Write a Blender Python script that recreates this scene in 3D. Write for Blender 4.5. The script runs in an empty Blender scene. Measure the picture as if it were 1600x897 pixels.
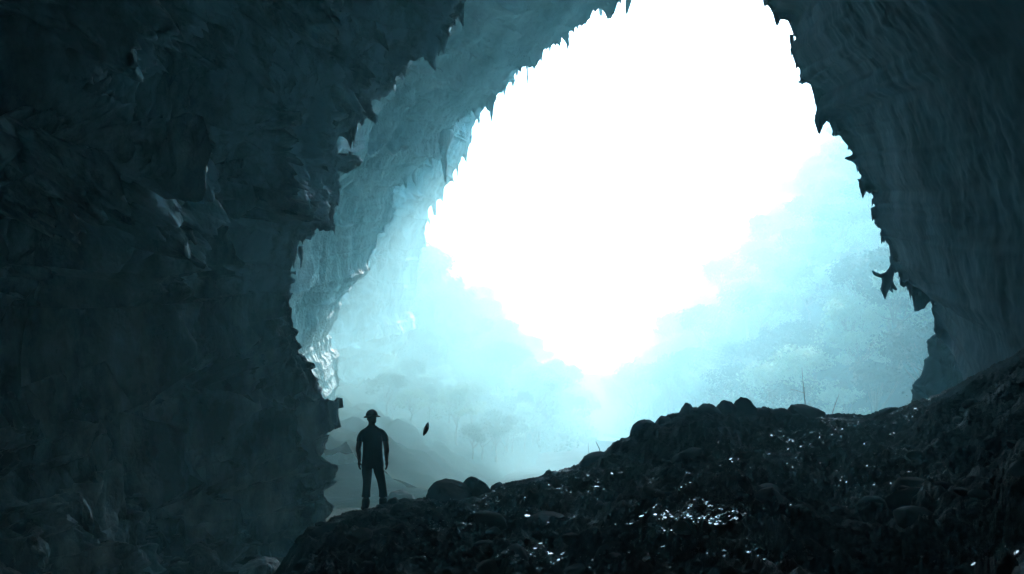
import bpy, bmesh, math, random
import numpy as np
from mathutils import Vector, Matrix

rnd = random.Random(7)
rng = np.random.default_rng(7)
S = bpy.context.scene
COL = S.collection

# ------------------------------------------------------------------ camera
F = 1385.0
PITCH = math.atan((640 - 448.5) / F)
CP, SP = math.cos(PITCH), math.sin(PITCH)
FLOOR = -4.6


def P(px, py, Y):
    """world point at forward distance Y seen in direction of photo pixel"""
    u = (px - 800) / F
    v = (448.5 - py) / F
    y = CP - SP * v
    z = SP + CP * v
    k = Y / y
    return (u * k, Y, z * k)


cam = bpy.data.cameras.new('camera')
cam.sensor_width = 36
cam.lens = 36 * F / 1600
cam.clip_start = 0.05
cam.clip_end = 6000
co = bpy.data.objects.new('camera', cam)
COL.objects.link(co)
co.rotation_euler = (math.pi / 2 + PITCH, 0, 0)
S.camera = co

# ------------------------------------------------------------------ noise
_perm = rng.permutation(256)
_perm = np.concatenate([_perm, _perm, _perm])
_g = rng.normal(size=(256, 3))
_g /= np.linalg.norm(_g, axis=1)[:, None]


def perlin(p):
    p = np.asarray(p, dtype=np.float64)
    i = np.floor(p).astype(int)
    f = p - i
    u = f * f * f * (f * (f * 6 - 15) + 10)
    i &= 255
    r = 0
    for dx in (0, 1):
        wx = u[:, 0] if dx else 1 - u[:, 0]
        for dy in (0, 1):
            wy = u[:, 1] if dy else 1 - u[:, 1]
            for dz in (0, 1):
                wz = u[:, 2] if dz else 1 - u[:, 2]
                h = _perm[_perm[_perm[(i[:, 0] + dx) & 255] + ((i[:, 1] + dy) & 255)] + ((i[:, 2] + dz) & 255)]
                g = _g[h]
                d = g[:, 0] * (f[:, 0] - dx) + g[:, 1] * (f[:, 1] - dy) + g[:, 2] * (f[:, 2] - dz)
                r = r + wx * wy * wz * d
    return r * 1.6


def fbm(p, o=4, gain=.5):
    p = np.asarray(p, float)
    a, s, r = 1.0, 1.0, 0
    for k in range(o):
        r = r + a * perlin(p * s + 17.3 * k)
        a *= gain
        s *= 2.03
    return r


def ridged(p, o=4, gain=.5):
    p = np.asarray(p, float)
    a, s, r = 1.0, 1.0, 0
    for k in range(o):
        r = r + a * (1 - 2 * np.abs(perlin(p * s + 31.7 * k)))
        a *= gain
        s *= 2.07
    return r


def sc(p, x, y, z):
    return np.asarray(p) * np.array([x, y, z])


def smooth(a, b, x):
    t = np.clip((x - a) / (b - a), 0, 1)
    return t * t * (3 - 2 * t)


# ------------------------------------------------------------------ object helpers
def tag(o, label=None, cat=None, group=None, kind=None):
    if label: o['label'] = label
    if cat: o['category'] = cat
    if group: o['group'] = group
    if kind: o['kind'] = kind
    return o


def mesh_obj(name, verts, faces, mat, parent=None, smooth_=True):
    me = bpy.data.meshes.new(name)
    verts = np.asarray(verts, dtype=np.float32)
    faces = np.asarray(faces, dtype=np.int32) if not isinstance(faces, list) or (len(faces) and len(set(map(len, faces))) == 1) else faces
    if isinstance(faces, np.ndarray):
        n, k = faces.shape
        me.vertices.add(len(verts))
        me.vertices.foreach_set('co', verts.ravel())
        me.loops.add(n * k)
        me.loops.foreach_set('vertex_index', faces.ravel())
        me.polygons.add(n)
        me.polygons.foreach_set('loop_start', np.arange(0, n * k, k, dtype=np.int32))
        me.update(calc_edges=True)
    else:
        me.from_pydata([tuple(map(float, v)) for v in verts], [], faces)
    me.validate()
    if smooth_:
        me.polygons.foreach_set('use_smooth', [True] * len(me.polygons))
    if mat: me.materials.append(mat)
    o = bpy.data.objects.new(name, me)
    COL.objects.link(o)
    if parent: o.parent = parent
    return o


def grid_faces(nr, nc, flip=False):
    i = np.arange(nr * nc).reshape(nr, nc)
    a, b, c, d = i[:-1, :-1], i[:-1, 1:], i[1:, 1:], i[1:, :-1]
    f = np.stack([a, b, c, d] if not flip else [a, d, c, b], -1).reshape(-1, 4)
    return f


def empty(name, loc=(0, 0, 0), rz=0):
    o = bpy.data.objects.new(name, None)
    o.empty_display_size = .1
    o.location = loc
    o.rotation_euler = (0, 0, rz)
    COL.objects.link(o)
    return o


# ------------------------------------------------------------------ materials
def new_mat(name):
    m = bpy.data.materials.new(name)
    m.use_nodes = True
    nt = m.node_tree
    for n in list(nt.nodes):
        nt.nodes.remove(n)
    out = nt.nodes.new('ShaderNodeOutputMaterial')
    b = nt.nodes.new('ShaderNodeBsdfPrincipled')
    nt.links.new(b.outputs[0], out.inputs[0])
    return m, nt, b


def N(nt, t, **kw):
    n = nt.nodes.new(t)
    for k, v in kw.items():
        if k in n.inputs.keys():
            n.inputs[k].default_value = v
        else:
            setattr(n, k, v)
    return n


def ramp(nt, fac, stops):
    r = nt.nodes.new('ShaderNodeValToRGB')
    e = r.color_ramp.elements
    while len(e) < len(stops): e.new(.5)
    for k, (p, c) in enumerate(stops):
        e[k].position = p
        e[k].color = (*c, 1) if len(c) == 3 else (c[0], c[0], c[0], 1)
    nt.links.new(fac, r.inputs[0])
    return r


def coords(nt, scale=(1, 1, 1), obj=False):
    if obj:
        g = nt.nodes.new('ShaderNodeTexCoord').outputs['Object']
    else:
        g = nt.nodes.new('ShaderNodeNewGeometry').outputs['Position']
    mp = nt.nodes.new('ShaderNodeMapping')
    mp.inputs['Scale'].default_value = scale
    nt.links.new(g, mp.inputs[0])
    return mp.outputs[0]


def rock_mat(name, dark, light, rough=(.35, .7), stretch=.35, bumpd=.06, obj=False, spec=.5, zfade=False):
    m, nt, b = new_mat(name)
    L = nt.links.new
    c1 = coords(nt, (1, 1, stretch), obj)
    c2 = coords(nt, (1, 1, 1), obj)
    n1 = N(nt, 'ShaderNodeTexNoise', Scale=.55, Detail=9.0, Roughness=.62); L(c1, n1.inputs['Vector'])
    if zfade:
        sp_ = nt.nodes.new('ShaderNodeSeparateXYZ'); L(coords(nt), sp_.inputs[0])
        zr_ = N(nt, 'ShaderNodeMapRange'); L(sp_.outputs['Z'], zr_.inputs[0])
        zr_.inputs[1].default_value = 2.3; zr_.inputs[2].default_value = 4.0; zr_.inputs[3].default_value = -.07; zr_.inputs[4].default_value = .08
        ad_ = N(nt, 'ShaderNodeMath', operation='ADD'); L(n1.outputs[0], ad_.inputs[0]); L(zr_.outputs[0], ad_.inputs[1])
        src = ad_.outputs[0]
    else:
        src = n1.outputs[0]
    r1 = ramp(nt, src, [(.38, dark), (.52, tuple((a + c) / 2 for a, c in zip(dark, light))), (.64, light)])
    L(r1.outputs[0], b.inputs['Base Color'])
    n2 = N(nt, 'ShaderNodeTexNoise', Scale=1.7, Detail=6.0, Roughness=.6); L(c1, n2.inputs['Vector'])
    r2 = ramp(nt, n2.outputs[0], [(.35, (rough[0],)), (.62, (rough[1],))])
    L(r2.outputs[0], b.inputs['Roughness'])
    n3 = N(nt, 'ShaderNodeTexNoise', Scale=2.4, Detail=12.0, Roughness=.68); L(c1, n3.inputs['Vector'])
    v3 = N(nt, 'ShaderNodeTexVoronoi', Scale=5.0, feature='DISTANCE_TO_EDGE'); L(c2, v3.inputs['Vector'])
    mx = N(nt, 'ShaderNodeMath', operation='MULTIPLY_ADD'); L(v3.outputs[0], mx.inputs[0]); mx.inputs[1].default_value = .35
    L(n3.outputs[0], mx.inputs[2])
    bp = N(nt, 'ShaderNodeBump', Strength=1.0, Distance=bumpd); L(mx.outputs[0], bp.inputs['Height'])
    L(bp.outputs[0], b.inputs['Normal'])
    b.inputs['Specular IOR Level'].default_value = spec
    return m


M_wall = rock_mat('cave_limestone', (.004, .011, .016), (.42, .60, .68), (.16, .7), .45, .15, zfade=True, spec=.5)  # blue of the cave shade and lit patches painted into the rock
M_wallR = rock_mat('cave_limestone_smooth', (.014, .042, .065), (.034, .088, .125), (.8, .95), .7, .006, spec=.1)  # shade and blue haze put into this dark rock colour
M_mid = rock_mat('haze_tinted_limestone', (.34, .50, .53), (.60, .78, .80), (.4, .8), .3, .2)  # pale teal stands in for haze and light on the farther rock
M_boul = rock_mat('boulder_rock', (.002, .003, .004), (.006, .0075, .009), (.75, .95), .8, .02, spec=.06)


def slope_mat():
    m, nt, b = new_mat('wet_gravel_rock')
    L = nt.links.new
    c = coords(nt)
    n1 = N(nt, 'ShaderNodeTexNoise', Scale=1.3, Detail=10.0, Roughness=.65); L(c, n1.inputs['Vector'])
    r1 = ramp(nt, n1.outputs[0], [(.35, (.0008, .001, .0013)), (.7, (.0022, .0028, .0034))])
    L(r1.outputs[0], b.inputs['Base Color'])
    # wetness patches
    n2 = N(nt, 'ShaderNodeTexNoise', Scale=.55, Detail=5.0, Roughness=.6); L(c, n2.inputs['Vector'])
    n2.inputs['Distortion'].default_value = .6
    r2 = ramp(nt, n2.outputs[0], [(.45, (.9,)), (.6, (.7,)), (.72, (.18,))])
    L(r2.outputs[0], b.inputs['Roughness'])
    # stones: bump from voronoi cells of two sizes + grain
    v1 = N(nt, 'ShaderNodeTexVoronoi', Scale=9.0); L(c, v1.inputs['Vector'])
    v2 = N(nt, 'ShaderNodeTexVoronoi', Scale=26.0); L(c, v2.inputs['Vector'])
    n3 = N(nt, 'ShaderNodeTexNoise', Scale=14.0, Detail=8.0, Roughness=.7); L(c, n3.inputs['Vector'])
    a = N(nt, 'ShaderNodeMath', operation='MULTIPLY_ADD'); L(v2.outputs[0], a.inputs[0]); a.inputs[1].default_value = -.35; L(n3.outputs[0], a.inputs[2])
    a2 = N(nt, 'ShaderNodeMath', operation='MULTIPLY_ADD'); L(v1.outputs[0], a2.inputs[0]); a2.inputs[1].default_value = -.8; L(a.outputs[0], a2.inputs[2])
    bp = N(nt, 'ShaderNodeBump', Strength=1.0, Distance=.045); L(a2.outputs[0], bp.inputs['Height'])
    L(bp.outputs[0], b.inputs['Normal'])
    r4 = ramp(nt, n2.outputs[0], [(.5, (.03,)), (.72, (.45,))]); L(r4.outputs[0], b.inputs['Specular IOR Level'])
    return m


M_slope = slope_mat()


def simple(name, col, rough=.6, spec=.5, nscale=20, var=.3, bump=.0):
    m, nt, b = new_mat(name)
    c = coords(nt, obj=True)
    n = N(nt, 'ShaderNodeTexNoise', Scale=float(nscale), Detail=5.0)
    nt.links.new(c, n.inputs['Vector'])
    r = ramp(nt, n.outputs[0], [(.3, tuple(x * (1 - var) for x in col)), (.7, tuple(min(1, x * (1 + var)) for x in col))])
    nt.links.new(r.outputs[0], b.inputs['Base Color'])
    b.inputs['Roughness'].default_value = rough
    b.inputs['Specular IOR Level'].default_value = spec
    if bump:
        bp = N(nt, 'ShaderNodeBump', Strength=1.0, Distance=bump)
        nt.links.new(n.outputs[0], bp.inputs['Height'])
        nt.links.new(bp.outputs[0], b.inputs['Normal'])
    return m


M_leaf = simple('leaves', (.055, .085, .045), .45, .6, 1.2, .5)
M_leaf2 = simple('highlight_leaves', (.09, .12, .065), .4, .6, 1.2, .4)
def leafy(name, col, tr):
    m_ = simple(name, col, .75, .12, 1.2, .5)
    nt = m_.node_tree
    b = [n for n in nt.nodes if n.type == 'BSDF_PRINCIPLED'][0]
    out = [n for n in nt.nodes if n.type == 'OUTPUT_MATERIAL'][0]
    t = nt.nodes.new('ShaderNodeBsdfTranslucent'); t.inputs[0].default_value = (*tr, 1)
    a = nt.nodes.new('ShaderNodeAddShader')
    nt.links.new(b.outputs[0], a.inputs[0]); nt.links.new(t.outputs[0], a.inputs[1]); nt.links.new(a.outputs[0], out.inputs[0])
    return m_


M_leaf = leafy('leaves', (.014, .026, .02), (.012, .024, .02))
M_leaf2 = leafy('highlight_leaves', (.07, .11, .08), (.09, .14, .10))  # brighter leaf colour painted in for sunlit crown highlights
M_bark = simple('bark', (.09, .075, .06), .8, .3, 8, .4, .02)
M_shirt = simple('dark_cotton', (.008, .010, .014), .95, .03, 30, .2, .004)
M_trou = simple('dark_trouser_cloth', (.007, .008, .011), .95, .03, 30, .2, .004)
M_skin = simple('skin', (.025, .016, .013), .8, .1, 20, .1)
M_hat = simple('helmet_shell', (.012, .012, .015), .6, .2, 10, .2)
M_boot = simple('boot_leather', (.005, .005, .005), .95, .03, 30, .2, .003)
M_twig = simple('dry_twig', (.16, .15, .13), .6, .4, 30, .3)
M_darktwig = simple('dark_twig', (.03, .03, .03), .8, .3, 30, .3)
M_shard = simple('wet_shard', (.05, .055, .06), .10, 1.0, 4, .4)
M_grass = simple('undergrowth', (.010, .026, .026), .97, .03, .3, .5, .2)


def ground_mat():
    m, nt, b = new_mat('valley_soil')
    L = nt.links.new
    c = coords(nt)
    n1 = N(nt, 'ShaderNodeTexNoise', Scale=.25, Detail=9.0, Roughness=.65); L(c, n1.inputs['Vector'])
    r1 = ramp(nt, n1.outputs[0], [(.35, (.006, .010, .010)), (.6, (.02, .026, .024))])
    L(r1.outputs[0], b.inputs['Base Color'])
    n2 = N(nt, 'ShaderNodeTexNoise', Scale=.8, Detail=6.0); L(c, n2.inputs['Vector'])
    r2 = ramp(nt, n2.outputs[0], [(.4, (.6,)), (.6, (.9,))]); L(r2.outputs[0], b.inputs['Roughness'])
    b.inputs['Specular IOR Level'].default_value = .03
    n3 = N(nt, 'ShaderNodeTexNoise', Scale=2.5, Detail=10.0, Roughness=.7); L(c, n3.inputs['Vector'])
    bp = N(nt, 'ShaderNodeBump', Strength=1.0, Distance=.15); L(n3.outputs[0], bp.inputs['Height']); L(bp.outputs[0], b.inputs['Normal'])
    return m


M_ground = ground_mat()
M_water, nt, b = new_mat('stream_water')
b.inputs['Base Color'].default_value = (.03, .05, .05, 1)
b.inputs['Roughness'].default_value = .08
n = N(nt, 'ShaderNodeTexNoise', Scale=1.2, Detail=4.0)
nt.links.new(coords(nt), n.inputs['Vector'])
bp = N(nt, 'ShaderNodeBump', Strength=.6, Distance=.05)
nt.links.new(n.outputs[0], bp.inputs['Height']); nt.links.new(bp.outputs[0], b.inputs['Normal'])


# ------------------------------------------------------------------ cave shell (a corrugated tunnel lofted through traced sections)
def resample(pts, n):
    pts = np.asarray(pts, float)
    d = np.concatenate([[0], np.cumsum(np.linalg.norm(np.diff(pts, axis=0), axis=1))])
    t = np.linspace(0, d[-1], n)
    return np.stack([np.interp(t, d, pts[:, k]) for k in range(3)], -1)


NL, NT, NR = 520, 200, 340


def ring(left, top, right):
    a = resample(left, NL)
    b_ = resample([left[-1]] + list(top) + [right[0]], NT + 2)[1:-1]
    c = resample(right, NR)
    return np.concatenate([a, b_, c])


def pp(lst, Y):
    return [P(x, y, Y) if len(q) == 2 else P(x, y, q[2]) for q in lst for x, y in [q[:2]]]


# innermost rings around the viewer (world coordinates)
def wring(Y, xl, xr, zt, zb=-8):
    return ring([(xl + 1, Y, zb), (xl, Y, 0), (xl + .6, Y, zt * .55), (xl + 3, Y, zt * .9)],
                [((xl + xr) / 2, Y, zt)],
                [(xr - 2.5, Y, zt * .85), (xr - .3, Y, zt * .4), (xr, Y, 0), (xr, Y, zb)])


K0 = wring(-14, -1, 1, 2, -2)
K1 = wring(-11, -8, 7, 7)
K2 = wring(-2, -10.5, 8.5, 9.5)
K3 = ring([(-8.0, 13, -8), (-9.3, 13, -2.5), (-9.9, 13.5, 0.2), (-9.0, 13.5, 2.6), (-7.4, 13.5, 4.2), (-8.2, 14, 5.6), (-6.0, 14, 8.0), (-4, 14, 9.6)],
          [(0, 14, 11.5)],
          [(5.2, 14, 10.2), (8.4, 14, 6), (9.2, 14, 3), (9.4, 14.5, 0), (9.3, 14.5, -8)])
lipA = ring(pp([(540, 960), (540, 850), (538, 780), (540, 720), (545, 665), (549, 640), (541, 610), (522, 590), (506, 545), (492, 505), (470, 470),
                (462, 430), (470, 398), (498, 358), (522, 350), (521, 322), (535, 290), (546, 262), (556, 235),
                (553, 215), (580, 182), (622, 148), (680, 95), (740, 25), (765, -12), (820, -80)], 28),
            pp([(900, -150), (1030, -190), (1130, -130)], 27),
            pp([(1165, -60), (1188, 0), (1200, 16), (1228, 28), (1235, 60), (1243, 92), (1260, 118), (1283, 145), (1280, 178), (1308, 192),
                (1326, 228), (1345, 278), (1360, 292), (1363, 332), (1372, 375), (1386, 412), (1402, 432), (1425, 448),
                (1440, 440), (1452, 462), (1466, 505), (1482, 550), (1503, 600), (1515, 680), (1520, 960)], 25))


def roughen(r, amp, fr, seed):
    a_ = np.concatenate([[0], np.cumsum(np.linalg.norm(np.diff(r, axis=0), axis=1))])
    q = r.copy()
    for ax_, o_ in ((0, 0), (2, 50)):
        q[:, ax_] += amp * fbm(np.stack([a_ * fr, a_ * 0 + seed + o_, a_ * 0 + .5], -1), 5, .62)
    return q


lipA = roughen(lipA, .20, .9, 3.3)


def outw(r, dY, k, cx=2.5, cz=4.0):
    q = r.copy()
    q[:, 0] = cx + (q[:, 0] - cx) * k
    q[:, 2] = np.where(q[:, 2] > -3, cz + (q[:, 2] - cz) * k, q[:, 2])
    q[:, 1] += dY
    return q


backA = outw(lipA, 3.0, 1.32)
backA2 = outw(lipA, 8, 1.6)
lipB = ring(pp([(420, 900), (470, 820), (505, 740), (532, 650), (535, 590), (520, 520), (540, 478), (575, 440), (600, 392), (618, 340),
                (628, 292), (650, 272), (668, 246), (684, 236), (697, 250), (705, 214), (725, 196), (760, 166), (790, 150),
                (800, 120), (830, 92), (866, 70), (880, 50), (906, 45), (935, 18), (962, 10), (985, -5), (1010, -40)], 50),
            pp([(1080, -70), (1170, -50)], 48),
            pp([(1250, -20, 44), (1340, 120, 40), (1410, 260, 37), (1447, 400, 35), (1452, 470, 35), (1462, 500, 35), (1443, 520, 35), (1436, 560, 35),
                (1424, 592, 35), (1420, 640, 35), (1418, 700, 35), (1400, 900, 35)], 35))
lipB = roughen(lipB, .30, .5, 8.3)
backB = outw(lipB, 3, 1.25)
backB2 = outw(lipB, 8, 1.5)
lipC = ring(pp([(560, 800), (600, 700), (625, 600), (655, 520), (664, 470), (666, 420), (672, 370), (684, 330), (704, 302), (724, 284), (729, 250), (748, 205),
                (775, 168), (815, 120), (870, 66), (930, 20), (980, -30)], 75),
            pp([(1060, -90), (1180, -90)], 75),
            pp([(1280, -30), (1400, 120), (1490, 260), (1530, 420), (1540, 560), (1540, 800)], 75))
lipC = roughen(lipC, .5, .3, 5.3)
outC = outw(lipC, 5, 1.25)
outC2 = outw(lipC, 12, 3.2)


def catmull(rings, ns, tens=.5):
    out = []
    R = [2 * rings[0] - rings[1]] + list(rings) + [2 * rings[-1] - rings[-2]]
    for k in range(len(rings) - 1):
        p0, p1, p2, p3 = R[k], R[k + 1], R[k + 2], R[k + 3]
        n = ns[k]
        for j in range(n + (1 if k == len(rings) - 2 else 0)):
            t = j / n
            out.append(.5 * ((2 * p1) + (-p0 + p2) * t + (2 * p0 - 5 * p1 + 4 * p2 - p3) * t * t + (-p0 + 3 * p1 - 3 * p2 + p3) * t ** 3))
    return np.array(out)


def linear(rings, ns):
    out = []
    for k in range(len(rings) - 1):
        n = ns[k]
        for j in range(n + (1 if k == len(rings) - 2 else 0)):
            t = j / n
            out.append(rings[k] * (1 - t) + rings[k + 1] * t)
    return np.array(out)


def normals(G):
    du = np.gradient(G, axis=0)
    dv = np.gradient(G, axis=1)
    n = np.cross(du, dv)
    n /= np.linalg.norm(n, axis=2)[..., None] + 1e-9
    # smooth the normals so the displacement does not fold at creases
    for _ in range(6):
        n[1:-1] = (n[:-2] + n[1:-1] + n[2:]) / 3
        n[:, 1:-1] = (n[:, :-2] + n[:, 1:-1] + n[:, 2:]) / 3
    n /= np.linalg.norm(n, axis=2)[..., None] + 1e-9
    return n


def build_shell(parts, disp, drip, cuts, names):
    """parts: list of grids stacked; cuts: column ranges -> objects"""
    G = np.concatenate(parts)
    nrm = normals(G)
    sh = G.shape
    p = G.reshape(-1, 3)
    nn = nrm.reshape(-1, 3)
    q = disp(p, nn, sh)
    q = drip(q.reshape(sh), p.reshape(sh))
    for (a, b_), (nm, lab, mat) in zip(cuts, names):
        sub = q[:, a:b_]
        o = mesh_obj(nm, sub.reshape(-1, 3), grid_faces(sub.shape[0], sub.shape[1]), mat)
        tag(o, lab, kind='structure')
    return q


def spike(x, sharp=3.0):
    """1-D train of random tooth shapes"""
    c = np.floor(x)
    f = x - c
    h = np.modf(np.abs(np.sin(c * 12.9898) * 43758.5453))[0]
    w = .25 + .45 * np.modf(np.abs(np.sin(c * 78.233) * 12543.123))[0]
    t = np.clip(1 - np.abs(f - .5) / (w * .5), 0, 1)
    return (h ** 2) * t ** sharp


def dispA(p, n, sh):
    left = smooth(2.5, -1.5, p[:, 0])
    y = p[:, 1]
    near = smooth(30, 24, y)       # fade strong relief at the lip
    d = 1.0 * fbm(sc(p, .16, .16, .16) + 5, 3) * near * (.2 + .8 * left)
    # overhanging folds running down towards the viewer
    w = p + .8 * np.stack([fbm(p * .35, 2), fbm(p * .35 + 40, 2), fbm(p * .35 + 80, 2)], -1)
    zb = np.interp(y, [12, 14, 17, 20, 24, 26], [2.0, 2.6, 3.8, 3.5, 1.5, 0.2]) + .5 * fbm(p * .5 + 11, 3)
    d += left * 2.3 * smooth(zb + .25, zb - .3, p[:, 2]) * smooth(27, 22, y) * smooth(-3.5, 0.5, p[:, 2]) * smooth(2, 10, y)
    d -= left * 1.2 * np.exp(-((p[:, 2] - zb - 1.0) / .8) ** 2) * smooth(27, 20, y) * smooth(2, 10, y)
    fold = ridged(sc(w, .42, .30, .5), 5, .6)
    lobes = np.abs(fbm(sc(w, .6, .45, .7) + 60, 3, .5))
    d -= left * near * 1.3 * lobes * smooth(2.0, 4.5, p[:, 2])
    d += left * (.10 + .90 * near) * (1.15 * fold)
    sheet = ridged(sc(w, .9, .7, .22), 4, .55)      # vertical flowstone flutes
    low = smooth(5.5, 2.0, p[:, 2])
    d += left * (.25 + .75 * near) * .32 * sheet * low
    d += (.08 + .92 * left) * .16 * ridged(sc(w, 1.6, 1.6, 1.0), 5, .6) * (.4 + .6 * near)
    d += (.04 + .96 * left) * .06 * fbm(sc(p, 6, 6, 3), 4, .6)
    d += (1 - left) * (.05 * fbm(p * .6, 4) * near + .02 * fbm(p * 2.5, 3))
    return p + n * d[:, None] * 0.9 * (-SIGN)


SIGN = 1.0
_t = np.arange(NL + NT + NR)
rowsA = [18, 60, 90, 330, 14, 14]
GA = np.concatenate([catmull([K0, K1, K2, K3, lipA], rowsA[:4]), linear([lipA, backA, backA2], rowsA[4:])[1:]])


def dripA(q, p):
    iL = sum(rowsA[:4])
    s = np.arange(q.shape[0])
    w = np.exp(-((s - iL) / np.where(s < iL, 9, 5)) ** 2)[:, None]
    arc = np.concatenate([[0], np.cumsum(np.linalg.norm(np.diff(lipA, axis=0), axis=1))])[None, :]
    arc = arc + .02 * s[:, None]
    d = 1.2 * spike(arc * 1.3) + .55 * spike(arc * 3.1 + 7) + .3 * spike(arc * 7.3 + 3) + .14 * spike(arc * 15 + 1)
    ceil = smooth(1.5, 3.5, p[..., 2])
    q = q.copy()
    q[..., 2] -= w * d * ceil * .8
    q[..., 0] += w * .25 * perlin(np.stack([arc * 1.7, arc * 0, arc * 0 + 3], -1).reshape(-1, 3)).reshape(w.shape[0], -1) * (1 - ceil)
    jag = .55 * spike(arc * 1.1 + 4, 1.3) + .28 * spike(arc * 2.7 + 1, 1.5) + .13 * spike(arc * 6.1, 1.5)
    q[..., 0] += w * jag * np.where(p[..., 0] > 2, -1.0, .5) * smooth(1.0, 3.0, np.abs(p[..., 0] - 2)) * np.where(p[..., 0] > 2, .25 + .75 * smooth(3.5, 6.5, p[..., 2]), 1.0)
    return q


mid = NL + NT // 2
tot = NL + NT + NR
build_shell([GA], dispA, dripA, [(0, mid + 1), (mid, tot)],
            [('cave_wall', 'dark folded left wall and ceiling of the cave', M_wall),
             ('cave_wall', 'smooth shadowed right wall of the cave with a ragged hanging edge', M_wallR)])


def dispB(p, n, sh):
    w = p + 1.2 * np.stack([fbm(p * .2, 2), fbm(p * .2 + 40, 2), fbm(p * .2 + 80, 2)], -1)
    right = smooth(5, 9, p[:, 0])
    nearlip = .35 + .65 * smooth(49, 44, p[:, 1]) * (1 - right)
    d = .8 * fbm(p * .12 + 3, 3) * nearlip
    d += .55 * ridged(sc(w, .22, .22, .12), 4, .55) * nearlip
    d += .22 * ridged(sc(w, .8, .8, .4), 5, .6) * (.4 + .6 * nearlip)
    d += right * .12 * ridged(sc(p, 1.5, 1.5, 1.5), 4)
    return p - n * d[:, None] * SIGN


rowsB = [20, 190, 12, 12]
GB = np.concatenate([linear([outw(backA2, 0, 1.0), backA2 * .4 + lipB * .6 + (lipB - backA2) * 0.0, lipB], [60, 150]),
                     linear([lipB, backB, backB2], [12, 12])[1:]])


def dripB(q, p):
    iL = 210
    s = np.arange(q.shape[0])
    w = np.exp(-((s - iL) / np.where(s < iL, 8, 4)) ** 2)[:, None]
    arc = np.concatenate([[0], np.cumsum(np.linalg.norm(np.diff(lipB, axis=0), axis=1))])[None, :] + .03 * s[:, None]
    d = 1.0 * spike(arc * .5 + 2, 1.0) + .5 * spike(arc * 1.9 + 7, 1.4) + .2 * spike(arc * 4.3 + 3) + .3 * np.abs(perlin(np.stack([arc * .6, arc * 0, arc * 0 + 3], -1).reshape(-1, 3)).reshape(w.shape[0], -1))
    ceil = smooth(9, 13, p[..., 2])
    q = q.copy()
    q[..., 2] -= w * d * ceil
    return q


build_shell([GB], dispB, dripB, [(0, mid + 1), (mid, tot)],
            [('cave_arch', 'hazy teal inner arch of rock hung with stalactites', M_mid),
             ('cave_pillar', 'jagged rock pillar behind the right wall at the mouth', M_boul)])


def dispC(p, n, sh):
    w = p + 1.5 * np.stack([fbm(p * .15, 2), fbm(p * .15 + 40, 2), fbm(p * .15 + 80, 2)], -1)
    d = .9 * ridged(sc(w, .12, .12, .12), 4, .6) + .5 * ridged(sc(w, .45, .45, .25), 5, .6)
    return p - n * (d * (.4 + .6 * smooth(74, 68, p[:, 1])))[:, None] * SIGN


GC = np.concatenate([linear([backB2, backB2 * .4 + lipC * .6, lipC], [40, 120]), linear([lipC, outC, outC2], [12, 40])[1:]])


def dripC(q, p):
    s = np.arange(q.shape[0])
    w = np.exp(-((s - 160) / np.where(s < 160, 6, 4)) ** 2)[:, None]
    arc = np.concatenate([[0], np.cumsum(np.linalg.norm(np.diff(lipC, axis=0), axis=1))])[None, :] + .03 * s[:, None]
    q = q.copy()
    q[..., 2] -= w * (2.2 * spike(arc * .6, 2) + 1.3 * spike(arc * 1.6 + 5)) * smooth(10, 16, p[..., 2])
    return q


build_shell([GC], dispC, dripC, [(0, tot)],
            [('cave_mouth', 'rock coloured pale to stand in for haze at the outer mouth of the cave', M_mid)])


# ------------------------------------------------------------------ ground sheet, hills
def ground_h(x, y):
    p = np.stack([x, y, x * 0], -1)
    return FLOOR + .5 * fbm(p * .07, 4) + .12 * ridged(p * .5, 3)


ys = np.concatenate([np.linspace(-30, 12, 20), np.linspace(12.4, 80, 220), np.linspace(81, 300, 120), np.linspace(310, 630, 20)])
xs = np.concatenate([-np.geomspace(600, 62, 25), np.linspace(-60, 60, 260), np.geomspace(62, 600, 25)])
X, Yg = np.meshgrid(xs, ys, indexing='xy')
Z = ground_h(X.ravel(), Yg.ravel())
tag(mesh_obj('ground', np.stack([X.ravel(), Yg.ravel(), Z], -1), grid_faces(len(ys), len(xs)), M_ground), 'damp rocky cave floor running out into the valley', kind='structure')


def hillR(x, y):
    x0 = np.interp(y, [60, 80, 105, 150, 220, 300], [37, 33.5, 28, 20, 23, 32])
    h = 1.15 * np.maximum(x - x0, -8)
    p = np.stack([x, y, x * 0], -1)
    h = np.where(h > 75, 75 + (h - 75) * .2, h)
    return FLOOR + h + 3.5 * fbm(p * .03, 3) * smooth(0, 10, h) * 1.0


def hillL(x, y):
    x1 = np.interp(y, [42, 60, 80, 100, 130, 160, 200], [-1.5, 0, 2, 5, 9.5, 15, 17])
    h = np.interp(y, [42, 60, 80, 100], [.25, .4, .6, .9]) * np.maximum(x1 - x, -8)
    p = np.stack([x, y, x * 0], -1)
    h = h * (1 - .0 * y)
    h = np.where(h > 19, 19 + (h - 19) * .25, h)
    return FLOOR + h + 2.0 * fbm(p * .04 + 9, 3) * smooth(0, 8, h) + .9 * ridged(p * .22, 4, .6) * smooth(0, 2, h)


def hfield(name, f, xr, yr, nx, ny, lab):
    X, Y_ = np.meshgrid(np.linspace(*xr, nx), np.linspace(*yr, ny))
    Z = f(X.ravel(), Y_.ravel())
    o = mesh_obj(name, np.stack([X.ravel(), Y_.ravel(), Z], -1), grid_faces(ny, nx), M_grass)
    return tag(o, lab, kind='structure')


hfield('hillside', hillR, (12, 190), (70, 300), 120, 150, 'steep wooded slope rising right of the valley')
hfield('hillside', hillL, (-50, 22), (42, 200), 260, 420, 'lower misty slope left of the valley')


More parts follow.
